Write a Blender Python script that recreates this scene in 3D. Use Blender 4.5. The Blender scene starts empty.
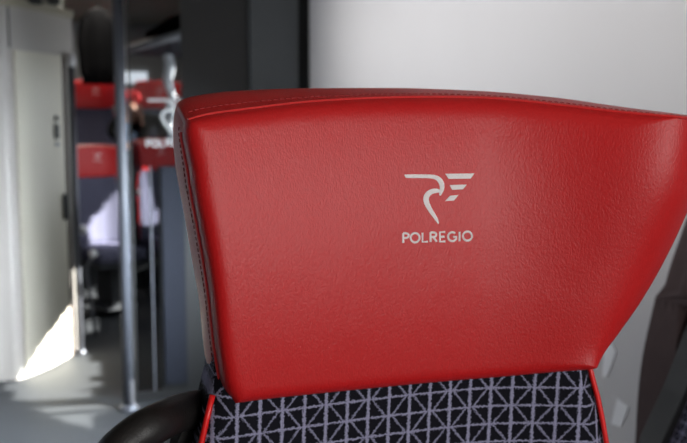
import bpy, bmesh, math, random
from mathutils import Vector, Matrix, noise
random.seed(7)
R = math.radians
SC = bpy.context.scene
COL = SC.collection

# ------------------------------------------------------------------ camera
# the train runs along +Y, the seat faces -Y, the side wall with the windows is at +X
F, PITCH, YAW, H = 900.0, R(6.4), R(-16.0), 1.415
cd = bpy.data.cameras.new('camera'); cam = bpy.data.objects.new('camera', cd); COL.objects.link(cam)
cam.location = (0, 0, H)
cam.rotation_euler = (R(90) - PITCH, 0, YAW)
cd.sensor_width = 36; cd.lens = 36 * F / 687
cd.clip_start = 0.02
cd.dof.use_dof = True; cd.dof.focus_distance = 0.70; cd.dof.aperture_fstop = 8.5
SC.camera = cam
CM = cam.rotation_euler.to_matrix()
CAM = Vector((0, 0, H))

def ray(x, y): return CM @ Vector(((x - 343.5) / F, -(y - 221.5) / F, -1.0))
def at(x, y, Z): return CAM + ray(x, y) * Z                 # point at camera depth Z
def onY(x, y, Y):
    d = ray(x, y); return CAM + d * (Y / d.y)
def onX(x, y, X):
    d = ray(x, y); return CAM + d * (X / d.x)
def onZ(x, y, z=0.0):
    d = ray(x, y); return CAM + d * ((z - H) / d.z)

# ------------------------------------------------------------------ world, sun, daylight
w = bpy.data.worlds.new('world'); SC.world = w; w.use_nodes = True
w.node_tree.nodes['Background'].inputs[0].default_value = (0.62, 0.75, 1.0, 1)
w.node_tree.nodes['Background'].inputs[1].default_value = 1.2
SUN = Vector((-0.92, 0.07, -0.36)).normalized()             # direction the sunlight travels
sd = bpy.data.lights.new('sun', 'SUN'); so = bpy.data.objects.new('sun', sd); COL.objects.link(so)
so.rotation_euler = SUN.to_track_quat('-Z', 'Y').to_euler(); so.location = (6, -4, 5)
sd.energy = 50; sd.angle = R(0.5); sd.color = (1.0, 0.96, 0.90)

def area(name, loc, direction, sx, sy, power, color):
    l = bpy.data.lights.new(name, 'AREA'); l.shape = 'RECTANGLE'; l.size = sx; l.size_y = sy
    l.energy = power; l.color = color
    o = bpy.data.objects.new(name, l); COL.objects.link(o); o.location = loc
    o.rotation_euler = Vector(direction).to_track_quat('-Z', 'Y').to_euler()
    return o
area('daylight_right_near', (1.07, -1.55, 1.50), (-0.75, 2.2, -0.15), 1.6, 0.75, 46, (1.0, 0.97, 0.95))
lm = area('daylight_left_mid', (-1.56, 2.8, 1.55), (1, 0.0, 0.05), 1.4, 0.7, 9, (0.95, 0.97, 1.0)); lm.data.spread = R(90)
lc = area('wall_fill_middle', (-0.35, 2.3, 1.78), (1, -0.05, 0.0), 3.7, 0.2, 6.6, (1.0, 0.98, 0.96)); lc.data.spread = R(62)  # fill strip added to brighten the upper side wall
lv = area('daylight_right_vestibule', (1.07, 3.05, 0.85), (-1, 0.42, -0.12), 1.7, 0.7, 135, (0.84, 0.91, 1.0)); lv.data.spread = R(84)
area('daylight_right_saloon', (1.07, 6.2, 1.3), (-1, 0.6, 0), 1.8, 0.9, 11, (0.9, 0.95, 1.0))
area('ceiling_lamp', (0.3, -0.6, 2.40), (0, 0, -1), 0.3, 2.4, 1, (1.0, 0.93, 0.84))
area('ceiling_lamp_saloon', (0.2, 8.5, 2.45), (0, 0, -1), 0.3, 2.0, 26, (1.0, 0.93, 0.84))

SC.view_settings.view_transform = 'Standard'; SC.view_settings.look = 'None'
SC.view_settings.exposure = 0.0; SC.view_settings.gamma = 1.0
SC.view_settings.use_curve_mapping = False
SC.cycles.use_denoising = True
SC.cycles.max_bounces = 8

# ------------------------------------------------------------------ materials
def srgb(r, g, b):
    f = lambda c: (c / 255 / 12.92) if c / 255 <= .04045 else ((c / 255 + .055) / 1.055) ** 2.4
    return (f(r), f(g), f(b), 1)
def mat(name, col, rough=0.5, metal=0.0, spec=0.5, var=0.0, vscale=6.0, bump=0.0, bscale=80.0, emit=0.0):
    m = bpy.data.materials.new(name); m.use_nodes = True
    nt = m.node_tree; b = nt.nodes['Principled BSDF']
    b.inputs['Base Color'].default_value = col; b.inputs['Roughness'].default_value = rough
    b.inputs['Metallic'].default_value = metal; b.inputs['Specular IOR Level'].default_value = spec
    tc = nt.nodes.new('ShaderNodeTexCoord')
    if var > 0:
        n = nt.nodes.new('ShaderNodeTexNoise'); n.inputs['Scale'].default_value = vscale
        n.inputs['Detail'].default_value = 5
        nt.links.new(tc.outputs['Object'], n.inputs['Vector'])
        mx = nt.nodes.new('ShaderNodeMix'); mx.data_type = 'RGBA'
        mx.inputs[6].default_value = tuple(c * (1 - var) for c in col[:3]) + (1,)
        mx.inputs[7].default_value = tuple(min(1, c * (1 + var)) for c in col[:3]) + (1,)
        nt.links.new(n.outputs['Fac'], mx.inputs[0]); nt.links.new(mx.outputs[2], b.inputs['Base Color'])
    if bump > 0:
        n2 = nt.nodes.new('ShaderNodeTexNoise'); n2.inputs['Scale'].default_value = bscale
        n2.inputs['Detail'].default_value = 3
        nt.links.new(tc.outputs['Object'], n2.inputs['Vector'])
        bp = nt.nodes.new('ShaderNodeBump'); bp.inputs['Strength'].default_value = bump
        bp.inputs['Distance'].default_value = 0.002
        nt.links.new(n2.outputs['Fac'], bp.inputs['Height']); nt.links.new(bp.outputs['Normal'], b.inputs['Normal'])
    if emit > 0:
        b.inputs['Emission Color'].default_value = col; b.inputs['Emission Strength'].default_value = emit
    return m

def leather():
    m = bpy.data.materials.new('red_leather'); m.use_nodes = True
    nt = m.node_tree; b = nt.nodes['Principled BSDF']; L = nt.links.new
    b.inputs['Roughness'].default_value = 0.42; b.inputs['Specular IOR Level'].default_value = 0.36
    tc = nt.nodes.new('ShaderNodeTexCoord')
    mp = nt.nodes.new('ShaderNodeMapping'); mp.inputs['Scale'].default_value = (1.3, 1.0, 0.75)
    L(tc.outputs['Object'], mp.inputs['Vector'])
    v = nt.nodes.new('ShaderNodeTexVoronoi'); v.feature = 'SMOOTH_F1'; v.inputs['Scale'].default_value = 560
    nz = nt.nodes.new('ShaderNodeTexNoise'); nz.inputs['Scale'].default_value = 380; nz.inputs['Detail'].default_value = 4
    nz.inputs['Distortion'].default_value = 1.2
    big = nt.nodes.new('ShaderNodeTexNoise'); big.inputs['Scale'].default_value = 9; big.inputs['Detail'].default_value = 3
    for n in (v, nz): L(mp.outputs[0], n.inputs['Vector'])
    L(tc.outputs['Object'], big.inputs['Vector'])
    a = nt.nodes.new('ShaderNodeMath'); a.operation = 'MULTIPLY_ADD'; a.inputs[1].default_value = 0.5
    L(v.outputs['Distance'], a.inputs[0]); L(nz.outputs['Fac'], a.inputs[2])
    b1 = nt.nodes.new('ShaderNodeBump'); b1.inputs['Strength'].default_value = 0.25; b1.inputs['Distance'].default_value = 0.0011
    L(a.outputs[0], b1.inputs['Height'])
    b2 = nt.nodes.new('ShaderNodeBump'); b2.inputs['Strength'].default_value = 0.12; b2.inputs['Distance'].default_value = 0.012
    L(big.outputs['Fac'], b2.inputs['Height']); L(b1.outputs[0], b2.inputs['Normal']); L(b2.outputs[0], b.inputs['Normal'])
    mx = nt.nodes.new('ShaderNodeMix'); mx.data_type = 'RGBA'
    mx.inputs[6].default_value = srgb(180, 20, 23); mx.inputs[7].default_value = srgb(204, 31, 33)
    L(nz.outputs['Fac'], mx.inputs[0]); L(mx.outputs[2], b.inputs['Base Color'])
    return m

PA, PB = 0.0191, 0.0164     # fabric grid pitch across and up
def fabric(ox=0.0, oz=0.0, axis=0):
    """near-black woven cloth with a lilac-grey grid and a diagonal in every cell"""
    m = bpy.data.materials.new('patterned_fabric'); m.use_nodes = True
    nt = m.node_tree; b = nt.nodes['Principled BSDF']; L = nt.links.new
    b.inputs['Roughness'].default_value = 0.95; b.inputs['Specular IOR Level'].default_value = 0.1
    def M(op, a, c=None, d=None):
        n = nt.nodes.new('ShaderNodeMath'); n.operation = op
        for i, q in enumerate((a, c, d)):
            if q is None: continue
            if isinstance(q, (int, float)): n.inputs[i].default_value = q
            else: L(q, n.inputs[i])
        return n.outputs[0]
    tc = nt.nodes.new('ShaderNodeTexCoord'); sp = nt.nodes.new('ShaderNodeSeparateXYZ')
    L(tc.outputs['Object'], sp.inputs[0])
    nz = nt.nodes.new('ShaderNodeTexNoise'); nz.inputs['Scale'].default_value = 620; nz.inputs['Detail'].default_value = 2
    L(tc.outputs['Object'], nz.inputs['Vector'])
    jit = M('MULTIPLY', M('SUBTRACT', nz.outputs['Fac'], 0.5), 0.0042)
    X = sp.outputs[axis]; Zc = sp.outputs[2]
    X = M('ADD', X, jit)
    X = M('SUBTRACT', M('ADD', X, M('MULTIPLY', Zc, -0.035)), ox)
    nz2 = nt.nodes.new('ShaderNodeTexNoise'); nz2.inputs['Scale'].default_value = 545; nz2.inputs['Detail'].default_value = 2
    L(tc.outputs['Object'], nz2.inputs['Vector'])
    Zs = M('SUBTRACT', M('ADD', Zc, M('MULTIPLY', M('SUBTRACT', nz2.outputs['Fac'], 0.5), 0.0042)), oz)
    u = M('DIVIDE', X, PA); v = M('DIVIDE', Zs, PB)
    fu = M('FRACT', u); fv = M('FRACT', v)
    # distance to the nearest grid line, in cell units
    du = M('MINIMUM', fu, M('SUBTRACT', 1.0, fu)); dv = M('MINIMUM', fv, M('SUBTRACT', 1.0, fv))
    par = M('ABSOLUTE', M('MODULO', M('ADD', M('FLOOR', u), M('FLOOR', v)), 2.0))
    par = M('GREATER_THAN', par, 0.5)
    fs = M('MULTIPLY_ADD', fv, 0.70, 0.15)
    dA = M('ABSOLUTE', M('SUBTRACT', fu, fs)); dB = M('ABSOLUTE', M('SUBTRACT', M('ADD', fu, fs), 1.0))
    dd = M('ADD', M('MULTIPLY', dA, M('SUBTRACT', 1.0, par)), M('MULTIPLY', dB, par))
    def line(dist, wd, soft=0.03):
        n = nt.nodes.new('ShaderNodeMapRange'); n.inputs[1].default_value = wd - soft; n.inputs[2].default_value = wd + soft
        n.inputs[3].default_value = 1; n.inputs[4].default_value = 0; L(dist, n.inputs[0]); return n.outputs[0]
    ln = M('MAXIMUM', M('MAXIMUM', line(du, 0.07), line(dv, 0.052)), M('MULTIPLY', line(dd, 0.055), 0.75))
    # thread structure
    wv = nt.nodes.new('ShaderNodeTexNoise'); wv.inputs['Scale'].default_value = 1400; wv.inputs['Detail'].default_value = 1
    L(tc.outputs['Object'], wv.inputs['Vector'])
    ln = M('MULTIPLY', ln, M('ADD', 0.45, M('MULTIPLY', wv.outputs['Fac'], 1.0)))
    mx = nt.nodes.new('ShaderNodeMix'); mx.data_type = 'RGBA'
    mx.inputs[6].default_value = srgb(24, 24, 31); mx.inputs[7].default_value = srgb(158, 157, 186)
    L(ln, mx.inputs[0]); L(mx.outputs[2], b.inputs['Base Color'])
    bp = nt.nodes.new('ShaderNodeBump'); bp.inputs['Strength'].default_value = 0.6; bp.inputs['Distance'].default_value = 0.001
    L(M('ADD', ln, M('MULTIPLY', wv.outputs['Fac'], 0.6)), bp.inputs['Height']); L(bp.outputs[0], b.inputs['Normal'])
    return m

def glass_mat(name, tint, refl=0.06):
    m = bpy.data.materials.new(name); m.use_nodes = True
    nt = m.node_tree; nt.nodes.remove(nt.nodes['Principled BSDF'])
    out = nt.nodes['Material Output']
    t = nt.nodes.new('ShaderNodeBsdfTransparent'); t.inputs[0].default_value = tint
    g = nt.nodes.new('ShaderNodeBsdfGlossy'); g.inputs['Roughness'].default_value = 0.02
    mx = nt.nodes.new('ShaderNodeMixShader'); lw = nt.nodes.new('ShaderNodeLayerWeight'); lw.inputs[0].default_value = 0.5
    pw = nt.nodes.new('ShaderNodeMath'); pw.operation = 'POWER'; pw.inputs[1].default_value = 4; nt.links.new(lw.outputs['Facing'], pw.inputs[0])
    fr = nt.nodes.new('ShaderNodeMath'); fr.operation = 'MULTIPLY_ADD'; fr.inputs[1].default_value = 0.5; fr.inputs[2].default_value = refl * .02; nt.links.new(pw.outputs[0], fr.inputs[0])
    nt.links.new(fr.outputs[0], mx.inputs[0]); nt.links.new(t.outputs[0], mx.inputs[1]); nt.links.new(g.outputs[0], mx.inputs[2])
    nt.links.new(mx.outputs[0], out.inputs[0]); return m

def grille_mat():
    m = mat('grille_metal', srgb(70, 74, 86), 0.7, 0.0, spec=.15)
    nt = m.node_tree; b = nt.nodes['Principled BSDF']; L = nt.links.new
    tc = nt.nodes.new('ShaderNodeTexCoord'); wv = nt.nodes.new('ShaderNodeTexWave')
    wv.wave_type = 'BANDS'; wv.bands_direction = 'Z'; wv.inputs['Scale'].default_value = 22
    L(tc.outputs['Object'], wv.inputs['Vector'])
    mx = nt.nodes.new('ShaderNodeMix'); mx.data_type = 'RGBA'
    mx.inputs[6].default_value = srgb(14, 15, 18); mx.inputs[7].default_value = srgb(40, 43, 54)
    L(wv.outputs['Fac'], mx.inputs[0]); L(mx.outputs[2], b.inputs['Base Color'])
    return m

M_LEA = leather()
M_SEAM = mat('red_seam', srgb(205, 42, 42), 0.4, bump=0.3, bscale=500)
M_STI = mat('dark_red_thread', srgb(150, 24, 28), 0.7)
M_EMB = mat('silver_thread', srgb(250, 243, 243), 0.5, bump=0.6, bscale=1200, var=0.06, vscale=700)
M_PIPE = mat('red_piping', srgb(226, 26, 26), 0.4)
M_BLK = mat('black_plastic', srgb(20, 20, 22), 0.5, bump=0.15, bscale=300)
M_RUB = mat('black_soft_plastic', srgb(27, 25, 25), 0.45, bump=0.2, bscale=500)
M_DGR = mat('dark_grey_shell', srgb(52, 54, 58), 0.5)
M_WALL = mat('pale_grey_panel', srgb(196, 194, 195), 0.85, spec=0.15, var=0.03, vscale=3, bump=0.1, bscale=260)
M_CEIL = mat('beige_grey_ceiling', srgb(118, 112, 100), 0.6, var=0.05)
M_CAB = mat('cabin_grey', srgb(176, 170, 164), 0.45, var=0.03)
M_DOOR = mat('cabin_door_cream', srgb(206, 200, 184), 0.4, var=0.03)
M_FLOOR = mat('grey_vinyl_floor', srgb(60, 62, 65), 0.6, spec=0.3, var=0.12, vscale=220)
M_PART = mat('black_partition', srgb(27, 27, 28), 0.55, var=0.06)
M_POST = mat('slate_grey_post', srgb(66, 70, 73), 0.5, var=0.05, vscale=40)
M_STEEL = mat('brushed_steel', srgb(112, 114, 122), 0.35, 0.5)
M_WHITE = mat('white_plastic', srgb(235, 235, 238), 0.5)
M_GAP = mat('black_gap', srgb(8, 8, 9), 0.8)
M_COAT = mat('black_wool', srgb(7, 7, 8), 1.0, spec=0.1)
M_GLASS = glass_mat('tinted_glass', (0.62, 0.63, 0.64, 1))
M_DECAL = mat('grey_decal', srgb(205, 205, 205), 0.6)
M_GRIL = grille_mat()
M_WIN = mat('bright_daylight_pane', (0.85, 0.92, 1, 1), 0.5, emit=1.6)

# ------------------------------------------------------------------ helpers
def link(name, bm, m, parent=None, smooth=False, recalc=True):
    if recalc: bmesh.ops.recalc_face_normals(bm, faces=bm.faces)
    me = bpy.data.meshes.new(name); bm.to_mesh(me); bm.free()
    for mm in (m if isinstance(m, (list, tuple)) else [m]): me.materials.append(mm)
    if smooth:
        for p in me.polygons: p.use_smooth = True
    o = bpy.data.objects.new(name, me); COL.objects.link(o)
    if parent is not None:
        o.parent = parent
        me.transform(Matrix.Translation(-Vector(parent.location)))   # meshes are authored in world space
    return o
def origin(o, p):
    """move a top-level mesh's origin to p without moving its shape"""
    p = Vector(p); o.data.transform(Matrix.Translation(-p)); o.location = p
    return o
def tag(o, label=None, cat=None, group=None, kind=None):
    if label: o['label'] = label
    if cat: o['category'] = cat
    if group: o['group'] = group
    if kind: o['kind'] = kind
    return o
def thing(name, loc, label, cat, group=None):
    o = bpy.data.objects.new(name, None); COL.objects.link(o); o.location = loc
    return tag(o, label, cat, group)
def box(bm, x0, x1, y0, y1, z0, z1, bev=0.0):
    r = bmesh.ops.create_cube(bm, size=1.0)
    vs = r['verts']
    for v in vs:
        v.co = Vector(((x0 + x1) / 2 + v.co.x * (x1 - x0), (y0 + y1) / 2 + v.co.y * (y1 - y0), (z0 + z1) / 2 + v.co.z * (z1 - z0)))
    if bev > 0:
        es = list({e for v in vs for e in v.link_edges})
        bmesh.ops.bevel(bm, geom=es, offset=bev, segments=3, affect='EDGES', profile=0.6)
def sweep(bm, pts, rad, n=12, flat=1.0, closed_ends=True, nrm=None):
    """tube along pts; rad number or list; flat squashes the section along nrm"""
    pts = [Vector(p) for p in pts]; rings = []
    for i, p in enumerate(pts):
        t = (pts[min(i + 1, len(pts) - 1)] - pts[max(i - 1, 0)]).normalized()
        a = Vector(nrm) if nrm is not None else (Vector((0, 0, 1)) if abs(t.z) < .9 else Vector((0, 1, 0)))
        a = (a - t * a.dot(t)).normalized(); b = t.cross(a)
        r = rad[i] if isinstance(rad, (list, tuple)) else rad
        rings.append([bm.verts.new(p + a * (r * flat * math.cos(2 * math.pi * k / n)) + b * (r * math.sin(2 * math.pi * k / n))) for k in range(n)])
    for q, s in zip(rings, rings[1:]):
        for k in range(n): bm.faces.new((q[k], q[(k + 1) % n], s[(k + 1) % n], s[k]))
    if closed_ends: bm.faces.new(rings[0][::-1]); bm.faces.new(rings[-1])
def smooth_path(pts, n=8):
    pts = [Vector(p) for p in pts]; out = []
    P = [pts[0]] + pts + [pts[-1]]
    for i in range(1, len(P) - 2):
        p0, p1, p2, p3 = P[i - 1:i + 3]
        for k in range(n):
            t = k / n
            out.append(0.5 * ((2 * p1) + (p2 - p0) * t + (2 * p0 - 5 * p1 + 4 * p2 - p3) * t * t + (3 * p1 - p0 - 3 * p2 + p3) * t ** 3))
    out.append(pts[-1]); return out
def poly_at(pl, s):
    """point at arclength fraction s of a 2-D polyline"""
    L = [0]
    for a, b in zip(pl, pl[1:]): L.append(L[-1] + math.dist(a, b))
    d = max(0, min(1, s)) * L[-1]
    for i in range(len(pl) - 1):
        if d <= L[i + 1] or i == len(pl) - 2:
            t = (d - L[i]) / max(1e-9, L[i + 1] - L[i])
            return (pl[i][0] + (pl[i + 1][0] - pl[i][0]) * t, pl[i][1] + (pl[i + 1][1] - pl[i][1]) * t)
def sm2(pl, n=6): return [(p.x, p.y) for p in smooth_path([(a, b, 0) for a, b in pl], n)]
def prism(bm, outline, depth_vec):
    """closed solid from a planar outline pushed along depth_vec"""
    a = [bm.verts.new(Vector(p)) for p in outline]; b = [bm.verts.new(Vector(p) + Vector(depth_vec)) for p in outline]
    n = len(a); bm.faces.new(a); bm.faces.new(b[::-1])
    for i in range(n): bm.faces.new((a[i], b[i], b[(i + 1) % n], a[(i + 1) % n]))
def lathe(bm, c, prof, n=20):
    rings = [[bm.verts.new(Vector(c) + Vector((r * math.cos(2 * math.pi * k / n), r * math.sin(2 * math.pi * k / n), z))) for k in range(n)] for r, z in prof]
    for q, s in zip(rings, rings[1:]):
        for k in range(n): bm.faces.new((q[k], q[(k + 1) % n], s[(k + 1) % n], s[k]))
    bm.faces.new(rings[0][::-1]); bm.faces.new(rings[-1])
def ball(bm, c, r, sx=1, sy=1, sz=1, seg=16):
    q = bmesh.ops.create_uvsphere(bm, u_segments=seg, v_segments=seg // 2 + 2, radius=r)
    for v in q['verts']: v.co = Vector((v.co.x * sx, v.co.y * sy, v.co.z * sz)) + Vector(c)

# ================================================================== STRUCTURE
XR, XL, YB, YE, ZC = 1.12, -1.62, -2.6, 10.6, 2.50
YP = onZ(200, 396).y                                    # plane of the partition
def st(name, bm, m, parent=None, smooth=False):
    o = link(name, bm, m, parent, smooth)
    if parent is None: o['kind'] = 'structure'
    return o
bm = bmesh.new()
box(bm, XL - .1, XR + .1, YB, YE, -.08, 0)
box(bm, -0.08, XR, -0.35, 2.5, 0, 0.20, .01)           # seat platform
box(bm, -0.6, XR, 7.75, 9.6, 0, 0.46, .01)              # higher platform in the far saloon
st('floor', bm, M_FLOOR)
bm = bmesh.new()
box(bm, XL - .1, XR + .1, YB, YE, ZC, ZC + .08)
box(bm, XL, -0.12, 3.0, 6.9, 2.06, ZC)                  # lowered duct over the cabin
st('ceiling', bm, M_CEIL)
def wall_with_windows(name, x0, x1, wins, m):
    bm = bmesh.new(); ys = YB
    for (a, b, z0, z1) in wins:
        box(bm, x0, x1, ys, a, 0, ZC); box(bm, x0, x1, a, b, 0, z0); box(bm, x0, x1, a, b, z1, ZC); ys = b
    box(bm, x0, x1, ys, YE, 0, ZC)
    return st(name, bm, m)
WR = [(-2.4, -0.7, 1.05, 1.95), (2.0, 4.55, 0.12, 1.42), (4.585, 8.8, 0.20, 2.15)]
WLs = [(2.05, 3.55, 1.15, 1.95), (7.4, 9.2, 0.9, 1.75)]
wall_with_windows('wall_right', XR, XR + .07, WR, M_WALL)
wall_with_windows('wall_left', XL - .07, XL, WLs, mat('dark_left_wall', srgb(96, 94, 92), .6))
M_WG = glass_mat('window_glass', (0.93, 0.95, 0.95, 1))
k = 0
for wl, x in ((WR, XR), (WLs, XL - .07)):
    for (a, b, z0, z1) in wl:
        k += 1
        bm = bmesh.new(); f = .012
        for q in ((a, b, z0, z0 + f), (a, b, z1 - f, z1), (a, a + f, z0 + f, z1 - f), (b - f, b, z0 + f, z1 - f)):
            box(bm, x + .005, x + .065, q[0], q[1], q[2], q[3])
        o = st('window_%d' % k, bm, M_DGR)
        bm = bmesh.new(); box(bm, x + .032, x + .038, a + f, b - f, z0 + f, z1 - f); st('pane', bm, M_WG, o)
bm = bmesh.new(); box(bm, XL - .07, XR + .07, YB - .07, YB, 0, ZC); st('wall_back', bm, M_WALL)
bm = bmesh.new(); box(bm, XL - .07, XR + .07, YE, YE + .07, 0, ZC); st('wall_front', bm, mat('end_wall', srgb(150, 150, 148), .6))

# --- partition behind the seat row: glass bay, black panel, slate post, black joint
def pX(x, y=200, Y=None): return onY(x, y, YP if Y is None else Y).x
bm = bmesh.new(); box(bm, pX(184.5), pX(250.5), YP, YP + .03, 0, ZC); box(bm, pX(184.5), pX(250.5), YP-.01, YP, 0, .03)
st('wall_partition', bm, M_PART)
bm = bmesh.new(); box(bm, pX(250.5), pX(297.5), YP - .045, YP + .03, 0, ZC, .006); st('trim_1', bm, M_POST)
bm = bmesh.new(); box(bm, pX(297.5), XR, YP - .01, YP + .03, 0, ZC); st('trim_2', bm, M_GAP)

# --- curved toilet cabin
wallpx = [(-150, 378), (-60, 385), (4, 381), (22, 378.5), (48, 368.5), (66, 359), (75, 354), (80.5, 351)]
fl = [onZ(x, y) for x, y in wallpx]
plan = smooth_path(fl, 6)
last = plan[-1]
plan += [last + Vector(d) for d in ((.012, .05, 0), (.01, .12, 0), (-.02, .3, 0), (-.06, .8, 0), (-.1, 1.3, 0))]
def cabin_pt(pxx, off=0.0):
    """plan point of the cabin wall seen at column pxx (floor level), pushed outwards"""
    best = min(range(len(plan) - 6), key=lambda i: abs(proj(plan[i])[0] - pxx))
    i = best; j = i + 1 if proj(plan[i])[0] < pxx else i - 1
    a, b = plan[i], plan[j]; xa, xb = proj(a)[0], proj(b)[0]
    t = (pxx - xa) / (xb - xa) if xb != xa else 0
    p = a + (b - a) * t; tg = (plan[i + 1] - plan[i]).normalized()
    return p + Vector((tg.y, -tg.x, 0)) * off
def proj(p):
    q = CM.transposed() @ (Vector(p) - CAM)
    return (343.5 + F * q.x / -q.z, 221.5 - F * q.y / -q.z, -q.z)
def ribbon(bm, pts, z0, z1, th):
    """upright curved slab along plan points, th thick away from the aisle"""
    cols = []
    for i, p in enumerate(pts):
        t = (pts[min(i + 1, len(pts) - 1)] - pts[max(i - 1, 0)]).normalized(); nn = Vector((-t.y, t.x, 0))
        q = p + nn * th
        cols.append([bm.verts.new((p.x, p.y, z0)), bm.verts.new((p.x, p.y, z1)), bm.verts.new((q.x, q.y, z1)), bm.verts.new((q.x, q.y, z0))])
    for a, b in zip(cols, cols[1:]):
        for k in range(4): bm.faces.new((a[k], b[k], b[(k + 1) % 4], a[(k + 1) % 4]))
    bm.faces.new(cols[0]); bm.faces.new(cols[-1][::-1])
bm = bmesh.new(); ribbon(bm, plan, 0, 2.06, .05); st('wall_cabin', bm, M_CAB, smooth=False)
# pale cove moulding along the cabin top
bm = bmesh.new()
ribbon(bm, [cabin_pt(x, .03) for x in range(-60, 81, 7)], 2.015, 2.06, .03); st('trim_3', bm, mat('cream_cove', srgb(168, 160, 142), .5))
# upper seam
bm = bmesh.new(); ribbon(bm, [cabin_pt(x, .003) for x in (22.2, 23.4)], 1.80, 2.015, .004); st('trim_4', bm, M_DGR)
# door
door = None
bm = bmesh.new(); ztop = at(48, 55, proj(cabin_pt(48))[2]).z
ribbon(bm, [cabin_pt(x, .014) for x in (25.5, 30, 36, 42, 48, 54, 60, 65, 69.5)], .015, ztop, .014)
door = st('door_1', bm, M_DOOR)
def on_cabin(x, y, off=.016):
    p = cabin_pt(x, off); z = at(x, y, proj(p)[2]).z
    return Vector((p.x, p.y, z))
tg = (cabin_pt(66) - cabin_pt(56)).normalized(); nrm = Vector((tg.y, -tg.x, 0))
def plate(bm, c, wd, h, th):
    c = Vector(c); a = tg * wd / 2; u = Vector((0, 0, h / 2))
    prism(bm, [c - a - u, c + a - u, c + a + u, c - a + u], nrm * th)
bm = bmesh.new(); plate(bm, on_cabin(67.5, 205), .035, .15, .018); o = st('door_handle', bm, M_BLK, door); o['label'] = 'dark recessed grip of the cabin door'
for (y, h, m, nm) in ((118.5, .03, M_BLK, 'door_button'), (131, .085, M_BLK, 'button_panel'), (143.5, .02, M_STEEL, 'door_light')):
    bm = bmesh.new(); plate(bm, on_cabin(62, y), .045 if nm == 'button_panel' else .035, h, .008); st(nm, bm, m, door)
# dark reveal at the right edge of the door
bm = bmesh.new(); ribbon(bm, [cabin_pt(x, .006) for x in (70.0, 72.5)], 0, ztop, .006); st('trim_5', bm, mat('brown_reveal', srgb(84, 70, 62), .6))
# ceiling vents
for i, (xa, xb) in enumerate(((29, 42), (48, 61))):
    p = onZ(xa, 0.5, 2.06); q = onZ(xb, 0.5, 2.06)
    o = thing('ceiling_vent', (p + q) / 2, 'small black square vent in the low ceiling, the %s one over the cabin' % ('left' if i == 0 else 'right'), 'vent', 'square vents in the ceiling')
    bm = bmesh.new(); c = (p + q) / 2; hw = abs(q.x - p.x) / 2
    box(bm, c.x - hw, c.x + hw, c.y - .14, c.y + .05, 2.045, 2.06, .003); link('frame', bm, M_GAP, o)
    bm = bmesh.new()
    for s in range(4): box(bm, c.x - hw * .8, c.x + hw * .8, c.y - .11 + s * .04, c.y - .095 + s * .04, 2.04, 2.047)
    link('louvre', bm, M_BLK, o)

# ================================================================== MAIN SEAT
Y0, ZM = 0.70, 1.32
XC = 0.30
topS = sm2([(184, 124), (189, 119.5), (210, 114), (250, 108.5), (300, 102.5), (350, 99), (400, 97.3), (450, 97), (500, 98.7), (560, 105), (620, 112), (687, 118), (706, 121)])
topO = sm2([(175.5, 108), (179, 101.5), (190, 97), (210, 93.5), (235, 91), (290, 88.5), (340, 88), (400, 88), (450, 89.5), (500, 92.2), (560, 98), (620, 106.5), (687, 115), (706, 119.5)])
leftS = sm2([(184, 124), (181.5, 135), (184, 150), (188, 170), (191.5, 195), (196, 218), (201, 245), (208, 290), (213, 335), (218, 370), (223, 390), (231, 404)])
leftO = sm2([(175.5, 108), (173.5, 120), (173.2, 140), (176, 170), (181, 197), (187, 230), (193, 265), (199, 300), (203, 340), (207, 368), (214, 388), (230, 403.5)])
botS = sm2([(231, 404), (260, 400), (300, 395.5), (350, 390.5), (400, 385.6), (450, 381), (500, 377), (550, 372.5), (590, 369.5), (597, 368)])
rightS = sm2([(706, 121), (702, 150), (696, 187), (687, 213), (666, 258), (642, 300), (619, 333), (605, 352), (597, 368)])
xl_w = onY(184, 200, Y0).x; xr_w = onY(700, 200, Y0 - .05).x
XC = (xl_w + xr_w) / 2; HW = (xr_w - xl_w) / 2
def surfY(x, z):
    s = (x - XC) / HW
    r = max(0.0, s - 0.15) / 0.85; l = max(0.0, -s - 0.35) / 0.65
    t = max(0.0, min(1.0, (z - 1.27) / 0.13)); t = t * t * (3 - 2 * t)
    q = max(0.0, 0.1 - s)
    wing = (0.072 + 0.022 * t) * r ** 1.7 + 0.020 * q ** 1.7
    return Y0 + 0.5 * (z - 1.30) ** 2 - wing + 0.02 * (z - ZM) 
def hit(px, py, extra=0.0):
    d = ray(px, py); Y = Y0
    for _ in range(12):
        p = CAM + d * (Y / d.y); Y = surfY(p.x, p.z) + extra
    return CAM + d * (Y / d.y)
def coons(u, v):
    T = poly_at(topS, u); B = poly_at(botS, u); L = poly_at(leftS, v); Rr = poly_at(rightS, v)
    c00, c10, c01, c11 = topS[0], topS[-1], botS[0], botS[-1]
    return tuple((1 - v) * T[i] + v * B[i] + (1 - u) * L[i] + u * Rr[i]
                 - ((1 - u) * (1 - v) * c00[i] + u * (1 - v) * c10[i] + (1 - u) * v * c01[i] + u * v * c11[i]) for i in range(2))
SEAT0 = Vector((XC, Y0 + 0.10, 0.20))
seat = thing('train_seat', SEAT0, 'large red leather headrest seat in sharp focus, nearest the camera', 'seat', 'red-headrest train seats')
NU, NV = 96, 60
def ease(t): return t
us = [0.5 - 0.5 * math.cos(math.pi * i / NU) * (0.35 + 0.65) if False else i / NU for i in range(NU + 1)]
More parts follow.
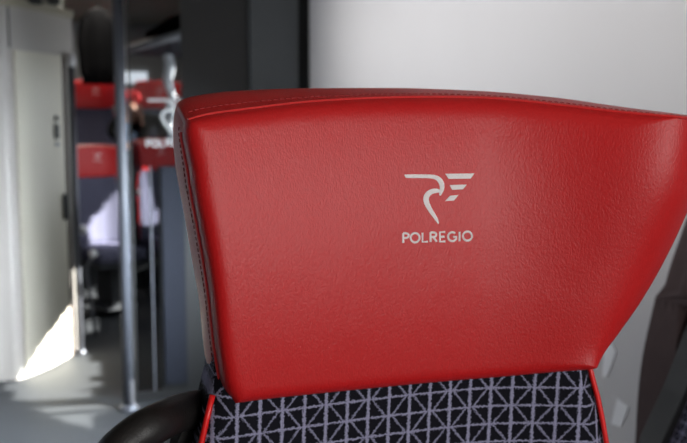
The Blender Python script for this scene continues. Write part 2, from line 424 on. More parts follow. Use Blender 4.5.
# concentrate rows near the seams so that the rolled edge is round
def dens(t): return t - 0.13 * math.sin(2 * math.pi * t)
us = [dens(i / NU) for i in range(NU + 1)]; vs_ = [dens(j / NV) for j in range(NV + 1)]
def roll(u, v):
    def e(d, wd, dep): 
        if d >= wd: return 0
        t = 1 - d / wd; return dep * (.55 * t ** 3 + .45 * t ** 8)
    return max(e(u, .07, .024), e(v, .085, .013), e(1 - u, .20, .050) * (1 - v ** 3) + e(1 - u, .05, .006), e(1 - v, .05, .006))
bm = bmesh.new()
grid = [[bm.verts.new(hit(*coons(u, v), extra=roll(u, v))) for u in us] for v in vs_]
for j in range(NV):
    for i in range(NU): bm.faces.new((grid[j][i], grid[j][i + 1], grid[j + 1][i + 1], grid[j + 1][i]))
# perimeter, clockwise from the top left corner
per = [('t', us[i], grid[0][i]) for i in range(NU)] + [('r', vs_[j], grid[j][NU]) for j in range(NV)] \
    + [('b', us[i], grid[NV][i]) for i in range(NU, 0, -1)] + [('l', vs_[j], grid[j][0]) for j in range(NV, 0, -1)]
TH = 0.085
def gus(kind, s, base, f):
    """gusset point at depth fraction f (0 seam, 1 widest silhouette)"""
    e = math.sin(f * math.pi / 2)
    if kind == 't': S, O = poly_at(topS, s), poly_at(topO, s)
    elif kind == 'l': S, O = poly_at(leftS, s), poly_at(leftO, s)
    if kind in 'tl':
        px = (S[0] + (O[0] - S[0]) * e, S[1] + (O[1] - S[1]) * e)
        r0 = roll(s if kind == 't' else 0, 0 if kind == 't' else s)
        p = hit(*px, extra=r0 + 0.060 * f)
        return p
    return base.co + Vector((0, 0.060 * f, 0.003 * f if kind == 'b' else 0))
prev = [q[2] for q in per]; n = len(per)
rings = []
for f in (0.12, 0.3, 0.5, 0.75, 1.0):
    cur = []
    for kd, s, b in per:
        cur.append(bm.verts.new(gus(kd, s, b, f)))
    rings.append(cur)
cen = Vector((XC, 0, ZM))
for g, sh in ((.02, .01), (.04, .05), (.045, .12)):
    cur = []
    for v in rings[4]:
        p = v.co.copy(); p.x += (XC - p.x) * sh; p.z += (ZM - p.z) * sh; p.y += g
        cur.append(bm.verts.new(p))
    rings.append(cur)
for ring in rings:
    for i in range(n):
        bm.faces.new((prev[i], prev[(i + 1) % n], ring[(i + 1) % n], ring[i]))
    prev = ring
back = [v.co.copy() for v in prev]
cv = bm.verts.new(sum(back, Vector()) / n)
for i in range(n): bm.faces.new((prev[i], prev[(i + 1) % n], cv))
headrest = link('headrest', bm, M_LEA, seat, smooth=True)
# raised seam and stitches
def seam(path, fr, to, side, r, extra):
    pts = []
    for i in range(61):
        s = fr + (to - fr) * i / 60; p = poly_at(path, s)
        pts.append(hit(p[0], p[1], extra=roll(s if side == 't' else 0, 0 if side == 't' else s) + extra))
    return pts
bm = bmesh.new()
sweep(bm, seam(topS, .012, 1, 't', .0012, -.0006), .00135, 8)
sweep(bm, seam(leftS, 0.03, .93, 'l', .0012, -.0004), .00165, 8)
o = link('seam', bm, M_SEAM, headrest); o.data.transform(Matrix.Translation(-SEAT0)); o['label'] = 'raised bright red seam'
bm = bmesh.new()
def stitch(pathS, pathO, side, N, k, s0, s1, off):
    for i in range(N):
        a = s0 + (s1 - s0) * i / N; b = s0 + (s1 - s0) * (i + .6) / N
        q = []
        for s in (a, b):
            S, O = poly_at(pathS, s), poly_at(pathO, s); f = k
            e = math.sin(f * math.pi / 2); px = (S[0] + (O[0] - S[0]) * e, S[1] + (O[1] - S[1]) * e)
            q.append(hit(*px, extra=roll(s if side == 't' else 0, 0 if side == 't' else s) + 0.060 * f - off))
        sweep(bm, q, .0006, 6)
stitch(topS, topO, 't', 85, .22, .02, 1, .0009)
stitch(leftS, leftO, 'l', 46, .22, .03, .95, .0009)
o = link('stitching', bm, M_STI, headrest); o.data.transform(Matrix.Translation(-SEAT0)); o['kind'] = 'stuff'

# ---- emblem, coordinates in a 4.025x enlargement of the photograph at (380,150)
def E(x, y): return (380 + x / 4.025, 150 + y / 4.025)
BIRD1 = [(99, 100, 2), (104, 103.5, 5), (112, 105.5, 7.3), (160, 105.5, 7.5), (205, 106.5, 8), (228, 112, 9), (242, 125, 10), (249, 142, 9.5), (248, 160, 8), (243, 176, 5), (241, 183, 2)]
BIRD2 = [(244, 166, 5), (225, 164, 9), (206, 168, 10), (191, 180, 11), (185, 196, 11), (189, 216, 10.5), (202, 241, 9), (217, 264, 7.5), (229, 283, 5.5), (235, 297, 2)]
WINGS = [[(262, 96), (379, 94), (364, 115), (276, 116)], [(280, 141), (348, 139), (333, 158), (290, 160), (284, 150)], [(281, 184), (315, 181), (297, 203), (261, 206)]]
def letter_strokes():
    T, B, m = 330, 370, 350
    def arc(cx, cy, rx, ry, a0, a1, n=14): return [(cx + rx * math.cos(R(a0 + (a1 - a0) * i / n)), cy - ry * math.sin(R(a0 + (a1 - a0) * i / n))) for i in range(n + 1)]
    S = {}
    S['P'] = [[(93, 374), (93, 335)], [(93, 335)] + arc(104, 344.5, 11, 9.5, 90, -90) + [(93, 354)]]
    S['O'] = [arc(141, 353, 18, 18.5, 0, 360, 24)]
    S['L'] = [[(171, 333), (171, 370), (192, 369)]]
    S['R'] = [[(203, 370), (203, 332)], [(203, 332)] + arc(216, 341, 10, 9, 90, -90) + [(203, 350)], [(214, 350), (228, 369)]]
    S['E'] = [[(262, 330), (241, 331), (241, 369), (262, 368)], [(241, 350), (259, 349)]]
    S['G'] = [arc(291, 349, 17, 18, 50, 330, 20) + [(307, 350), (294, 350)]]
    S['I'] = [[(320, 329), (320, 367)]]
    S['O2'] = [arc(352, 346.5, 18, 18.5, 0, 360, 24)]
    return [s for k in S for s in S[k]]
def emblem(mp, bm, thick, r_letter, nv):
    """mp maps enlargement coordinates (and a lift) to a world point"""
    nv = Vector(nv)
    for rb in (BIRD1, BIRD2):
        c = smooth_path([(a, b, w_) for a, b, w_ in rb], 5); L, Rt = [], []
        for i, p in enumerate(c):
            t = (c[min(i + 1, len(c) - 1)] - c[max(i - 1, 0)]); t.z = 0; t.normalize(); nn = Vector((-t.y, t.x, 0))
            L.append((p.x + nn.x * p.z, p.y + nn.y * p.z)); Rt.append((p.x - nn.x * p.z, p.y - nn.y * p.z))
        cols = []
        for a, b in zip(L, Rt):
            pa, pb = mp(*a), mp(*b); md = (pa + pb) / 2
            cols.append([bm.verts.new(pa - nv * thick), bm.verts.new(pa + nv * thick * .6), bm.verts.new(md + nv * thick * 1.2), bm.verts.new(pb + nv * thick * .6), bm.verts.new(pb - nv * thick)])
        for q, s in zip(cols, cols[1:]):
            for k in range(4): bm.faces.new((q[k], s[k], s[k + 1], q[k + 1]))
            bm.faces.new((q[4], s[4], s[0], q[0]))
        bm.faces.new(cols[0]); bm.faces.new(cols[-1][::-1])
    for wg in WINGS: prism(bm, [mp(*p) - nv * thick for p in wg], nv * thick * 2)
def lettering(mp, bm, r, nv):
    for s in letter_strokes():
        sweep(bm, [mp(*p) for p in s], r, 8, flat=.6, nrm=nv)
hp = lambda x, y: hit(*E(x, y))
nv = Vector((0, -1, 0))
bm = bmesh.new(); emblem(hp, bm, .0006, 0, nv)
o = link('emblem', bm, M_EMB, headrest); o.data.transform(Matrix.Translation(-SEAT0)); o['label'] = 'embroidered silver bird emblem'
bm = bmesh.new(); lettering(hp, bm, .00096, nv)
o = link('lettering', bm, M_EMB, headrest); o.data.transform(Matrix.Translation(-SEAT0)); o['label'] = 'embroidered silver letters reading POLREGIO'

# ---- fabric backrest under the headrest
def backY(z): return surfY(XC, 1.20) + 0.010 - 0.0 * (z - 1.2)
def bhit(px, py, extra=0):
    return onY(px, py, backY(0) + extra)
lft = sm2([(217, 385), (213, 400), (208, 420), (203, 443), (199, 460)]); rgt = sm2([(594, 355), (597, 372), (603.5, 395), (608, 415), (613, 443), (616, 460)])
zs = [1.235, 1.225, 1.215, 1.205, 1.195, 1.185, 1.175, 1.165, 1.155, 1.10, 1.0, .9, .8, .72, .64]
YBK = backY(0)
def bY(x): return surfY(x, 1.20) + 0.010
def edge_x(pl, z):
    pts = []
    for x, y in pl:
        Y = YBK
        for _ in range(6): Y = bY(onY(x, y, Y).x)
        pts.append(onY(x, y, Y))
    for a, b in zip(pts, pts[1:]):
        if b.z <= z <= a.z: return a.x + (b.x - a.x) * (a.z - z) / (a.z - b.z)
    if z > pts[0].z: return pts[0].x
    return pts[-1].x + (pts[-1].x - pts[-2].x) / (pts[-2].z - pts[-1].z) * min(.10, pts[-1].z - z) * .5
bm = bmesh.new(); NX = 24; g = []
for z in zs:
    a, b = edge_x(lft, z), edge_x(rgt, z); row = []
    for i in range(NX + 1):
        t = i / NX; e = min(t, 1 - t); rr = .016 * max(0, 1 - e / .05) ** 2
        row.append(bm.verts.new((a + (b - a) * t, bY(a + (b - a) * t) + rr + (0.0 if z > 1.1 else -.03 * ((1.1 - z) / .46) ** 1.0), z)))
    g.append(row)
gb = [[bm.verts.new(v.co + Vector((0, .055, 0))) for v in row] for row in g]
for j in range(len(zs) - 1):
    for i in range(NX):
        bm.faces.new((g[j][i], g[j][i + 1], g[j + 1][i + 1], g[j + 1][i])); bm.faces.new((gb[j][i + 1], gb[j][i], gb[j + 1][i], gb[j + 1][i + 1]))
    for i in (0, NX): bm.faces.new((g[j][i], g[j + 1][i], gb[j + 1][i], gb[j][i]) if i == 0 else (g[j + 1][i], g[j][i], gb[j][i], gb[j + 1][i]))
for i in range(NX):
    bm.faces.new((g[0][i + 1], g[0][i], gb[0][i], gb[0][i + 1])); bm.faces.new((g[-1][i], g[-1][i + 1], gb[-1][i + 1], gb[-1][i]))
star = onY(491, 388, bY(onY(491, 388, YBK).x)) - SEAT0
M_FAB = fabric(star.x - .035 * star.z, star.z)
backrest = link('backrest', bm, M_FAB, seat, smooth=True); backrest['label'] = 'near-black fabric woven with a pale lilac grid and diagonals'
for pl in (lft, rgt):
    bm = bmesh.new(); pts = []
    for z in [(1.196 if pl is lft else 1.208) - .02 * i for i in range(28)]:
        pts.append((edge_x(pl, z) + (.0012 if pl is lft else .0), bY(edge_x(pl, z)) + .012 + (0 if z > 1.1 else -.03 * ((1.1 - z) / .46)), z))
    sweep(bm, pts, .0025, 10)
    o = link('piping', bm, M_PIPE, backrest, smooth=True); o.data.transform(Matrix.Translation(-SEAT0)); o['label'] = 'thin bright red piping'
# dark moulded shell round the back
bm = bmesh.new(); out = []
for z in zs: out.append((edge_x(lft, z) - .010, z))
xl0, xr0 = edge_x(lft, 1.2) - .006, edge_x(rgt, 1.2) + .001
rings = []
shz = [1.165, 1.16, 1.15, 1.14, 1.12, 1.0, .8, .58]
for z in shz:
    a, b = edge_x(lft, z) - (.009 + .03 * max(0, min(1, (1.2 - z) / .2))), edge_x(rgt, z) - .004
    y0 = YBK + .028 + (0 if z > 1.1 else -.03 * ((1.1 - z) / .46)); y1 = YBK + .085
    rings.append([bm.verts.new(p) for p in ((a + .006, y0, z), (b, y0, z), (b, y1 - .02, z), (b - .03, y1, z), (a + .03, y1, z), (a, y1 - .01, z), (a, y0 + .008, z))])
for q, s in zip(rings, rings[1:]):
    for k in range(7): bm.faces.new((q[k], q[(k + 1) % 7], s[(k + 1) % 7], s[k]))
bm.faces.new(rings[0][::-1]); bm.faces.new(rings[-1])
link('shell', bm, M_BLK, seat)
# cushion, base, pedestal
a, b = edge_x(lft, .7), edge_x(rgt, .7)
bm = bmesh.new(); box(bm, a, b, YBK - .46, YBK + .02, .57, .67, .035); link('seat_cushion', bm, M_FAB, seat, smooth=True)
bm = bmesh.new(); box(bm, a + .01, b - .01, YBK - .44, YBK + .09, .53, .575, .012); link('seat_frame', bm, M_DGR, seat)
bm = bmesh.new(); box(bm, XC - .05, XC + .05, YBK - .30, YBK - .02, .215, .54, .015); box(bm, XC - .14, XC + .14, YBK - .36, YBK + .04, .20, .22, .005); link('pedestal', bm, M_DGR, seat)
# shoulder grab handle on the aisle side
bm = bmesh.new()
hz = [(236, 404, .80), (206, 407, .775), (180, 413, .74), (155, 424, .70), (132, 438, .685), (112, 458, .675), (100, 485, .675), (100, 525, .68), (120, 575, .69), (165, 610, .71), (215, 620, .735)]
sweep(bm, smooth_path([at(x, y, Z) for x, y, Z in hz], 8), [.0155] * 81, 18)
o = link('grab_handle', bm, M_RUB, seat, smooth=True); o['label'] = 'thick black curved grab handle on the aisle shoulder'

# ================================================================== TREE OF COPIES
def kids(o): return [c for c in SC.objects if c.parent == o]
def copy_tree(o, parent=None):
    c = o.copy(); COL.objects.link(c); c.parent = parent
    for ch in kids(o): copy_tree(ch, c)
    return c
def put_seat(px, py_top, Z, zfloor, label, s=1.0, rot=0.0):
    """a further seat whose headrest top shows near column px at depth Z"""
    c = copy_tree(seat); c['label'] = label
    p = at(px, py_top, Z); c.location = (p.x, p.y + .1, zfloor); c.scale = (s, s, s); c.rotation_euler.z = R(rot)
    return c
protos = []
put_seat(92, 140, 6.6, 0.06, 'red headrest seat low in the far row, left of the pole', .95, rot=24)
put_seat(156, 140, 7.2, 0.03, 'red headrest seat low in the far row, seen through the glass', rot=24)
put_seat(96, 88, 8.6, 0.46, 'red headrest seat on the raised back row under the black coat', 1.08)
put_seat(160, 88, 8.7, 0.46, 'red headrest seat on the raised back row behind the bird emblem on the glass', 1.08)

# white plates added in place of sun patches on the side wall
for i, (poly, lab) in enumerate((([(604, 347), (611, 341), (616, 352), (607, 377), (602, 377)], 'pale soft-edged white plate standing in for a sun patch on the side wall just under the headrest corner'),
                                 ([(617, 399), (628.5, 407), (621, 427), (611, 424)], 'small bright white tilted plate standing in for a sun patch on the side wall beside the red piping'))):
    bm = bmesh.new(); prism(bm, [onX(x, y, XR - .003) for x, y in poly], (.003, 0, 0))
    o = link('sun_patch_plate', bm, M_WHITE); origin(o, onX(poly[0][0], poly[0][1], XR)); tag(o, lab, 'plate')

# ================================================================== THINGS IN THE VESTIBULE
# floor to ceiling pole
pb = onZ(129, 409); pr = .026
pole = thing('grab_pole', pb, 'grey steel floor-to-ceiling pole standing left of the glass screen', 'pole')
bm = bmesh.new(); sweep(bm, [pb + Vector((0, 0, .01)), pb + Vector((0, 0, ZC))], pr, 20); link('tube', bm, mat('pole_grey', srgb(66, 68, 75), .55, .0), pole, smooth=True)
bm = bmesh.new(); lathe(bm, pb, [(.045, 0), (.045, .012), (.03, .022), (.027, .024)]); link('foot_flange', bm, M_STEEL, pole, smooth=True)

# cabin-edge rail
rb_ = cabin_pt(76, .03)
rail = thing('door_rail', rb_, 'tall slim steel grab rail upright at the right edge of the cabin door', 'rail')
z1 = at(75, 58, proj(rb_)[2]).z
bm = bmesh.new(); sweep(bm, [rb_ + Vector((0, 0, .02)), rb_ + Vector((0, 0, z1))], .019, 16); link('bar', bm, M_STEEL, rail, smooth=True)
bm = bmesh.new(); ball(bm, rb_ + Vector((0, 0, z1 - .03)), .028, 1, 1, 1.7); link('end_cap', bm, M_WHITE, rail, smooth=True)
bm = bmesh.new(); lathe(bm, rb_, [(.03, 0), (.03, .02), (.019, .025)]); link('end_cap', bm, M_STEEL, rail, smooth=True)
bm = bmesh.new(); p = at(81.5, 230, proj(rb_)[2] - .02); ball(bm, p, .03); link('knob', bm, M_WHITE, rail, smooth=True)

p = at(93, 254, 5.9)
q = Vector((p.x, p.y, 0))
ds = thing('door_stop', q, 'small white ball on a short bent stalk beside the cabin corner', 'door stop')
bm = bmesh.new(); ball(bm, p, .028); link('ball', bm, M_WHITE, ds, smooth=True)
bm = bmesh.new(); sweep(bm, smooth_path([q, q + Vector((-.03, 0, .3)), p + Vector((-.045, 0, -.1)), p + Vector((0, 0, -.02))], 6), .012, 10); link('stalk', bm, M_STEEL, ds, smooth=True)

# glass screen
xa, xb = pX(130.5), pX(184.5)
xm = pX(152, 280); xn = pX(163.5, 280)
gs = thing('glass_screen', (xa, YP, 0), 'tinted glass draught screen with a grey bird emblem and POLREGIO lettering', 'screen')
zt = at(160, 166, proj((xn, YP, 1))[2]).z
zb = at(160, 384, proj((xn, YP, .1))[2]).z
bm = bmesh.new(); box(bm, xa + .006, xb, YP + .012, YP + .020, .04, ZC); link('pane', bm, M_GLASS, gs)
bm = bmesh.new(); box(bm, xa, xa + .012, YP, YP + .035, 0, ZC); box(bm, xa, xb, YP - .002, YP + .036, 0, .045); link('frame', bm, M_PART, gs)
bm = bmesh.new(); box(bm, xm, xm + .007, YP + .002, YP + .012, .04, zt); link('frame', bm, M_STEEL, gs)
bm = bmesh.new(); box(bm, pX(160.5, 280), xb, YP - .0, YP + .012, .04, zt); link('black_panel', bm, M_GAP, gs)
bm = bmesh.new(); box(bm, xn, xb - .005, YP - .012, YP, zb, zt); link('ventilation_grille', bm, M_GRIL, gs)['label'] = 'fine horizontal slatted grille'
def gd(x, y):
    px, py = E(x, y)
    return onY(146.5 + (px - 403) * .70, 100 + (py - 176) * .70, YP + .0115)
bm = bmesh.new(); emblem(gd, bm, .0008, 0, nv); o = link('emblem', bm, M_DECAL, gs); o['label'] = 'grey bird emblem stuck on the glass'
bm = bmesh.new(); lettering(gd, bm, .0031, nv)
for v in bm.verts: v.co.y = YP + .0115 + (v.co.y - YP - .0115) * .2
o = link('lettering', bm, M_DECAL, gs); o['label'] = 'grey letters reading POLREGIO'

# side seat on the wall behind
prof = [(XR, 1.05), (1.10, 1.045), (1.085, 1.01), (1.07, .97), (1.045, .91), (1.02, .86), (1.0, .82), (.985, .75), (.98, .66), (.99, .62), (XR, .62)]
ts = thing('side_seat', (XR, 1.2, 0.20), 'black patterned seat back against the side wall at the lower right edge', 'seat')
bm = bmesh.new(); prism(bm, [(x, .98, z) for x, z in prof], (0, .38, 0)); link('backrest', bm, fabric(0, 0, 1), ts, smooth=False)
for yy in (.92, 1.36):
    bm = bmesh.new(); prism(bm, [(x - (.012 if x < XR else 0), yy, z + (.006 if z > .7 else 0)) for x, z in prof], (0, .06, 0)); link('side_panel', bm, M_BLK, ts)
bm = bmesh.new(); box(bm, .83, .955, .95, 1.39, .62, .72, .02); link('seat_cushion', bm, fabric(0, 0, 1), ts)
bm = bmesh.new(); box(bm, .90, XR, 1.0, 1.34, .20, .62, .01); link('base', bm, M_DGR, ts)

# dark folded sheet added in place of the shade on the side wall
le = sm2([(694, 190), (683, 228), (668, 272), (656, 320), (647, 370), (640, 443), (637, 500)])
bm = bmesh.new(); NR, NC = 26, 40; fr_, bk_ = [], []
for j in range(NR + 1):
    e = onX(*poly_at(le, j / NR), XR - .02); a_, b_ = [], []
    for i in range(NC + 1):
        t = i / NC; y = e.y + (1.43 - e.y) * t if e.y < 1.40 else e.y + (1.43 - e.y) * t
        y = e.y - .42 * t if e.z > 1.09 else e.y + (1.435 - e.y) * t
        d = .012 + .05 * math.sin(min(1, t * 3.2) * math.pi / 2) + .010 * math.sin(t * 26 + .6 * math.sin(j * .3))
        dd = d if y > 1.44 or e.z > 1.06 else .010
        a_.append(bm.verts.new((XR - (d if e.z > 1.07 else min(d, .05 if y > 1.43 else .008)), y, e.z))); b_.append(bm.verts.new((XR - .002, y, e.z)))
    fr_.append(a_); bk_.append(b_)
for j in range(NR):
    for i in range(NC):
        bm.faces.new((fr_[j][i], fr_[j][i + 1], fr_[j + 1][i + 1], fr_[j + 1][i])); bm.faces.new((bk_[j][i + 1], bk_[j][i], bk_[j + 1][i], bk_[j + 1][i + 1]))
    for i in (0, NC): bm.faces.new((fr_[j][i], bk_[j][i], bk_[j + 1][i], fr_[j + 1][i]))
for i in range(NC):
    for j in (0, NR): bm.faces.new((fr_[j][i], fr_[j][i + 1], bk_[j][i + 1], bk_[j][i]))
o = link('curtain', bm, mat('wall_shade_brown', srgb(80, 68, 68), .95, spec=.1, var=.15, vscale=30), smooth=True)  # not a real curtain: added sheet standing in for wall shade
origin(o, (XR, 1.4, .9)); tag(o, 'dark brown sheet standing in for shade on the side wall right of the large headrest', 'curtain')

# ================================================================== FAR SALOON
# luggage rack
ra, rb2 = at(118, 53, 6.5), at(192, 30.5, 5.75)
rz = (ra.z + rb2.z) / 2
rk = thing('luggage_rack', (rb2.x, rb2.y, rz), 'grey overhead luggage rack seen through the glass screen', 'rack')
bm = bmesh.new(); sweep(bm, [ra, rb2], .030, 12); link('front_rail', bm, mat('rail_grey', srgb(188, 188, 192), .5), rk, smooth=True)
bm = bmesh.new()
prism(bm, [ra + Vector((0, 0, -.01)), rb2 + Vector((0, 0, -.01)), Vector((XR, rb2.y, rb2.z)), Vector((XR, ra.y + .6, ra.z))], (0, 0, .02)); link('shelf', bm, M_DGR, rk)
for t in (.1, .9):
    bm = bmesh.new(); p = ra + (rb2 - ra) * t; sweep(bm, [p, Vector((XR, p.y + .15, p.z + .1))], .012, 8)
    link('bracket', bm, M_DGR, rk)
dv = (rb2 - ra).normalized(); bk = Vector((0, 0, 1)).cross(dv).normalized()
if bk.y < 0: bk = -bk
def rack_box(name, t0, t1, h, dep, m, label, cat, taper=0.0, off=.07):
    bm = bmesh.new(); a = ra + (rb2 - ra) * t0 + bk * off + Vector((0, 0, .03)); b = ra + (rb2 - ra) * t1 + bk * off + Vector((0, 0, .03))
    h0, h1 = h
    prof = [a, b, b + Vector((0, 0, h1)), b + (a - b) * .3 + Vector((0, 0, h1 * .95 + h0 * .05)), a + (b - a) * taper + Vector((0, 0, h0))]
    prism(bm, prof, bk * dep)
    bmesh.ops.bevel(bm, geom=bm.edges[:], offset=.012, segments=2, affect='EDGES')
    o = link(name, bm, m); origin(o, (a + b) / 2); tag(o, label, cat); return o
rack_box('travel_bag', .24, .78, (.08, .13), .2, M_COAT, 'black soft bag lying on the luggage rack', 'bag', .05)
rack_box('paper_wrap', .02, .50, (.02, .02), .05, mat('pinkish_paper', srgb(196, 160, 150), .8), 'pale pinkish paper packet on the left end of the luggage rack', 'packet', .3, off=.01)

# coat
cz = at(98, 12, 8.2).z
ctr = at(98, 30, 8.2)
coat = thing('hanging_coat', (ctr.x, ctr.y, at(98, 82, 8.2).z), 'black coat hanging high above the back row of red headrests', 'coat')
bm = bmesh.new(); rr = []
prof = [(9, .045, .03), (11, .075, .04), (14, .10, .05), (20, .13, .06), (30, .138, .07), (45, .14, .075), (65, .142, .08), (84, .145, .085)]
for y, hw, hd in prof:
    z = at(98, y, 8.2).z
    rr.append([bm.verts.new((ctr.x + hw * math.cos(2 * math.pi * k / 28) * (1 + .05 * math.sin(k * 2.2 + y)), ctr.y + hd * math.sin(2 * math.pi * k / 28) * (1 + .15 * math.sin(k * 1.9)), z)) for k in range(28)])
for q, s in zip(rr, rr[1:]):
    for k in range(28): bm.faces.new((q[k], q[(k + 1) % 28], s[(k + 1) % 28], s[k]))
bm.faces.new(rr[0]); bm.faces.new(rr[-1]); link('body', bm, M_COAT, coat, smooth=True)
for sgn in (-1, 1):
    bm = bmesh.new(); p0 = Vector((ctr.x + sgn * .11, ctr.y - .03, at(98, 19, 8.2).z))
    sweep(bm, smooth_path([p0, p0 + Vector((sgn * .035, -.02, -.18)), p0 + Vector((sgn * .03, -.03, -.40)), p0 + Vector((sgn * .02, -.03, -.52))], 5), [.04] * 8 + [.036] * 8, 12); link('sleeve', bm, M_COAT, coat, smooth=True)
bm = bmesh.new(); zt_ = at(98, 9, 8.2).z
sweep(bm, smooth_path([(ctr.x, ctr.y, zt_ - .03), (ctr.x, ctr.y, zt_ + .03), (ctr.x + .02, ctr.y, zt_ + .05), (ctr.x, ctr.y, ZC - .0)], 5), .004, 8); link('hanger_hook', bm, M_BLK, coat)

# bright far window and end wall pieces
bm = bmesh.new(); p, q = onY(123, 83, YE - .02), onY(147, 72, YE - .02)
box(bm, p.x, q.x, YE - .03, YE + .0, p.z, q.z); st('window_6', bm, M_WIN)

# white twisted curtain
cpz = [(169, 55), (169, 62), (168.5, 72), (168.5, 84), (170, 92), (173, 98), (171, 104), (168, 110), (172, 116), (169, 122), (172, 128), (171, 136), (173, 143)]
rad = [5.0, 5.0, 5.2, 5.0, 4.2, 3.6, 4.4, 2.8, 4.2, 2.8, 3.4, 2.6, 2.0]
CZ = 5.97
pts = smooth_path([at(x, y, CZ) for x, y in cpz], 4); rl = [r.x * CZ / 900 for r in smooth_path([(v, 0, 0) for v in rad], 4)]
bm = bmesh.new(); sweep(bm, pts, rl, 14)
for v in bm.verts: v.co += Vector((.006 * math.sin(v.co.z * 40), .006 * math.cos(v.co.z * 55), 0))
o = link('curtain', bm, mat('white_cloth', srgb(244, 246, 250), .7), smooth=True); origin(o, pts[-1])
tag(o, 'narrow white curtain gathered and twisted towards its lower end, behind the glass', 'curtain')
ct = pts[0]
bm = bmesh.new(); sweep(bm, [ct + Vector((0, 0, -.02)), ct + Vector((0, 0, .10))], .006, 8); link('curtain_cord', bm, M_DGR, o)

# seated passenger
PZ = 8.1
hd = at(131, 106, PZ)
per_ = thing('person', (hd.x, hd.y, .50), 'person in a red cap, black jacket and light blue shirt seated in the far saloon', 'person')
bm = bmesh.new()
J = {}
def jv(n, p, r): J[n] = (Vector(p), r)
hx, hy, hzz = hd
pel = Vector((hx + .05, hy + .03, 1.13))
jv('pel', pel, .13); jv('bel', pel + Vector((0, 0, .11)), .11); jv('chest', pel + Vector((0, 0, .25)), .12)
nk = Vector((hx, hy + .01, hzz - .14)); 
jv('neck', nk, .05); jv('head', (hx, hy, hzz - .02), .075); jv('crown', (hx, hy, hzz + .07), .07)
for s, n in ((-1, 'l'), (1, 'r')):
    jv('sh' + n, pel + Vector((s * .17, 0, .30)), .055); jv('el' + n, pel + Vector((s * .24, -.05, .18)), .045); jv('wr' + n, pel + Vector((s * .12, -.27, .08)), .03); jv('ha' + n, pel + Vector((s * .09, -.35, .06)), .035)
    jv('hi' + n, pel + Vector((s * .10, -.04, -.02)), .095); jv('kn' + n, pel + Vector((s * .12, -.42, 0.0)), .065); jv('an' + n, pel + Vector((s * .12, -.44, -.42)), .042); jv('ft' + n, pel + Vector((s * .12, -.58, -.46)), .035)
names = list(J); vmap = {n: bm.verts.new(J[n][0]) for n in names}
E_ = [('pel', 'bel'), ('bel', 'chest'), ('chest', 'neck'), ('neck', 'head'), ('head', 'crown')]
for n in 'lr': E_ += [('chest', 'sh' + n), ('sh' + n, 'el' + n), ('el' + n, 'wr' + n), ('wr' + n, 'ha' + n), ('pel', 'hi' + n), ('hi' + n, 'kn' + n), ('kn' + n, 'an' + n), ('an' + n, 'ft' + n)]
for a_, b_ in E_: bm.edges.new((vmap[a_], vmap[b_]))
M_SKIN = mat('skin', srgb(226, 168, 140), .6); M_BLUE = mat('light_blue_shirt', srgb(150, 178, 214), .8)
body = link('body', bm, M_SKIN, per_, recalc=False)
mo = body.modifiers.new('s', 'SKIN')
for i, nme in enumerate(names):
    sv = body.data.skin_vertices[0].data[i] if body.data.skin_vertices else None
    if sv: sv.radius = (J[nme][1], J[nme][1]); sv.use_root = (i == 0)
if not body.data.skin_vertices:
    bpy.context.view_layer.objects.active = body
mo2 = body.modifiers.new('u', 'SUBSURF'); mo2.levels = 2; mo2.render_levels = 2
dg = bpy.context.evaluated_depsgraph_get(); me2 = bpy.data.meshes.new_from_object(body.evaluated_get(dg)); body.modifiers.clear(); body.data = me2
me2.materials.clear(); 
for m_ in (M_SKIN, M_COAT, M_BLUE): me2.materials.append(m_)
for pl_ in me2.polygons:
    c = pl_.center + Vector(per_.location); pl_.use_smooth = True
    rel = c - pel
    if c.z > nk.z - .01 and abs(c.x - hx) < .10: pl_.material_index = 0
    elif abs(rel.x) < .14 and rel.y < -.30 and rel.z > .03 and rel.z < .12: pl_.material_index = 0
    elif abs(c.x - hx + .02) < .045 and rel.y < -.02 and rel.z > .08: pl_.material_index = 2
    else: pl_.material_index = 1
bm = bmesh.new(); ball(bm, (hx, hy, hzz + .075), .092, 1, 1.1, .8); box(bm, hx - .06, hx + .06, hy - .17, hy - .06, hzz + .045, hzz + .058, .004); link('cap', bm, mat('red_cap', srgb(210, 24, 30), .7), per_, smooth=True)
bm = bmesh.new(); ball(bm, (hx, hy - .083, hzz - .03), .018, .8, 1, 1.2); link('nose', bm, M_SKIN, per_, smooth=True)
M_FEAT = mat('dark_feature', srgb(70, 36, 32), .6)
for s in (-1, 1):
    bm = bmesh.new(); ball(bm, (hx + s * .083, hy, hzz - .02), .022, .5, .8, 1.2); link('ear', bm, M_SKIN, per_, smooth=True)
    bm = bmesh.new(); ball(bm, (hx + s * .032, hy - .078, hzz + .0), .010, 1.2, .6, .8); link('eye', bm, M_FEAT, per_, smooth=True)
bm = bmesh.new(); box(bm, hx - .022, hx + .022, hy - .086, hy - .074, hzz - .071, hzz - .064); link('mouth', bm, M_FEAT, per_)

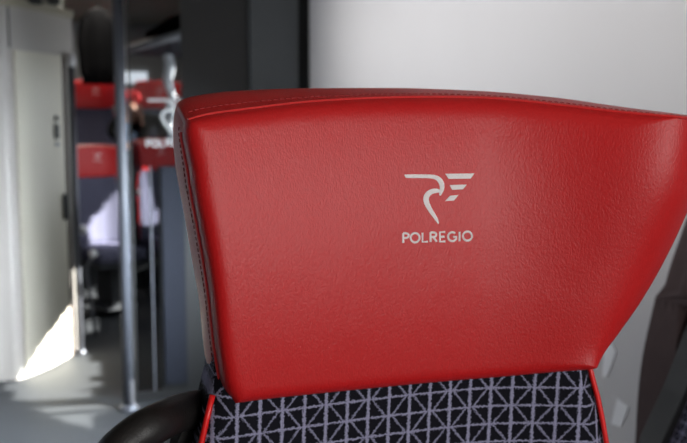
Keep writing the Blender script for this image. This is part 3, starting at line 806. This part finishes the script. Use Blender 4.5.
# ================================================================== OUTSIDE
# added unseen hedge outside; its gaps are cut to shape the sun patches
XH = XR + 0.9
floorA = [(5, 385), (80, 351), (87, 353), (105, 369), (95, 379), (104, 385), (88, 390), (90, 398), (121, 411), (88, 416), (102, 432), (60, 421), (12, 399)]
holes = []
def back_to_blocker(p): t = (XH - p.x) / -SUN.x; return p - SUN * t
holes.append([back_to_blocker(onZ(x, y)) for x, y in floorA])
holes.append([back_to_blocker(on_cabin(x, y, 0)) for x, y in ((4, 383), (42, 340), (78, 294), (80, 351), (48, 370))])
holes.append([back_to_blocker(on_cabin(x, y, .03)) for x, y in ((74, 268), (80, 262), (80.4, 352), (77, 352))])
holes.append([back_to_blocker(onZ(x, y)) for x, y in ((86, 277), (97, 279), (93, 287), (101, 296), (94, 303), (101, 315), (94, 322), (100, 330), (86, 334))])
zp = proj(pb)[2]
holes.append([back_to_blocker(at(x, y, zp)) for x, y in ((118, 340), (134, 326), (140, 412), (122, 412))])
bpy.context.view_layer.update(); DG = bpy.context.evaluated_depsgraph_get()
def seen(x, y):
    """the point of the built scene that shows at this pixel, through the panes"""
    d = ray(x, y).normalized(); p = CAM.copy()
    for _ in range(8):
        h, loc, nn, ii, ob, mm = SC.ray_cast(DG, p, d)
        if not h: return at(x, y, 7.0)
        if ob.name.startswith('pane') or ob.name.startswith('tube'): p = loc + d * .003
        else: return loc
    return loc
def on_back(sx, sy, poly):
    p0 = seen(sx, sy); nb = Vector((math.sin(R(24)), -math.cos(R(24)), 0))
    return [back_to_blocker(CAM + ray(x, y) * ((p0 - CAM).dot(nb) / ray(x, y).dot(nb))) for x, y in poly]
holes.append(on_back(100, 200, ((84, 258), (84, 222), (100, 210), (112, 192), (116, 192), (116, 258))))
holes.append(on_back(145, 200, ((132, 225), (133, 190), (138, 168), (149, 168), (158, 200), (160, 222), (146, 228))))
holes.append([back_to_blocker(at(x, y, PZ - .05)) for x, y in ((126, 92), (141, 92), (141, 122), (126, 122))])
holes.append([back_to_blocker(at(x, y, CZ)) for x, y in ((162, 57), (178, 57), (178, 142), (162, 142))])
def inside(y, z, pg):
    c = False; j = len(pg) - 1
    for i in range(len(pg)):
        if (pg[i].z > z) != (pg[j].z > z) and y < (pg[j].y - pg[i].y) * (z - pg[i].z) / (pg[j].z - pg[i].z) + pg[i].y: c = not c
        j = i
    return c
me_h = []; bm = bmesh.new()
HZ0, HZ1, HY0, HY1 = 0.0, 4.2, -4.0, 9.5
gap_y0 = min(p.y for h in holes for p in h) - .1; gap_y1 = max(p.y for h in holes for p in h) + .1
gap_z0 = min(p.z for h in holes for p in h) - .1; gap_z1 = max(p.z for h in holes for p in h) + .1
cs = .02
ny = int((gap_y1 - gap_y0) / cs); nz_ = int((gap_z1 - gap_z0) / cs)
for j in range(nz_):
    z0 = gap_z0 + j * cs; run = None
    for i in range(ny + 1):
        y0 = gap_y0 + i * cs
        # rays that would strike the partition instead of passing it stay blocked
        tq = (YP - (y0 + cs / 2)) / SUN.y; xq = XH + SUN.x * tq
        solid = i < ny and (.09 < xq < XR or not any(inside(y0 + cs / 2, z0 + cs / 2, h) for h in holes))
        if solid and run is None: run = y0
        if not solid and run is not None:
            t = .004 + .01 * random.random()
            box(bm, XH - t, XH + t, run - .002, y0 + .002, z0 - .002, z0 + cs + .002); run = None
def lump(y0, y1, z0, z1): box(bm, XH - .03, XH + .12, y0, y1, z0, z1)
lump(HY0, gap_y0, -.6, HZ1); lump(gap_y0, HY1, gap_z1, HZ1); lump(gap_y0 + ny * cs, HY1, gap_z0, gap_z1); lump(gap_y0, HY1, -.6, gap_z0)
o = link('blocker', bm, mat('blocker_green', srgb(46, 58, 34), .9, var=.5, vscale=20)); origin(o, (XH, 2.5, -.6))
tag(o, 'added unseen dark green hedge outside the right-hand windows', 'blocker')
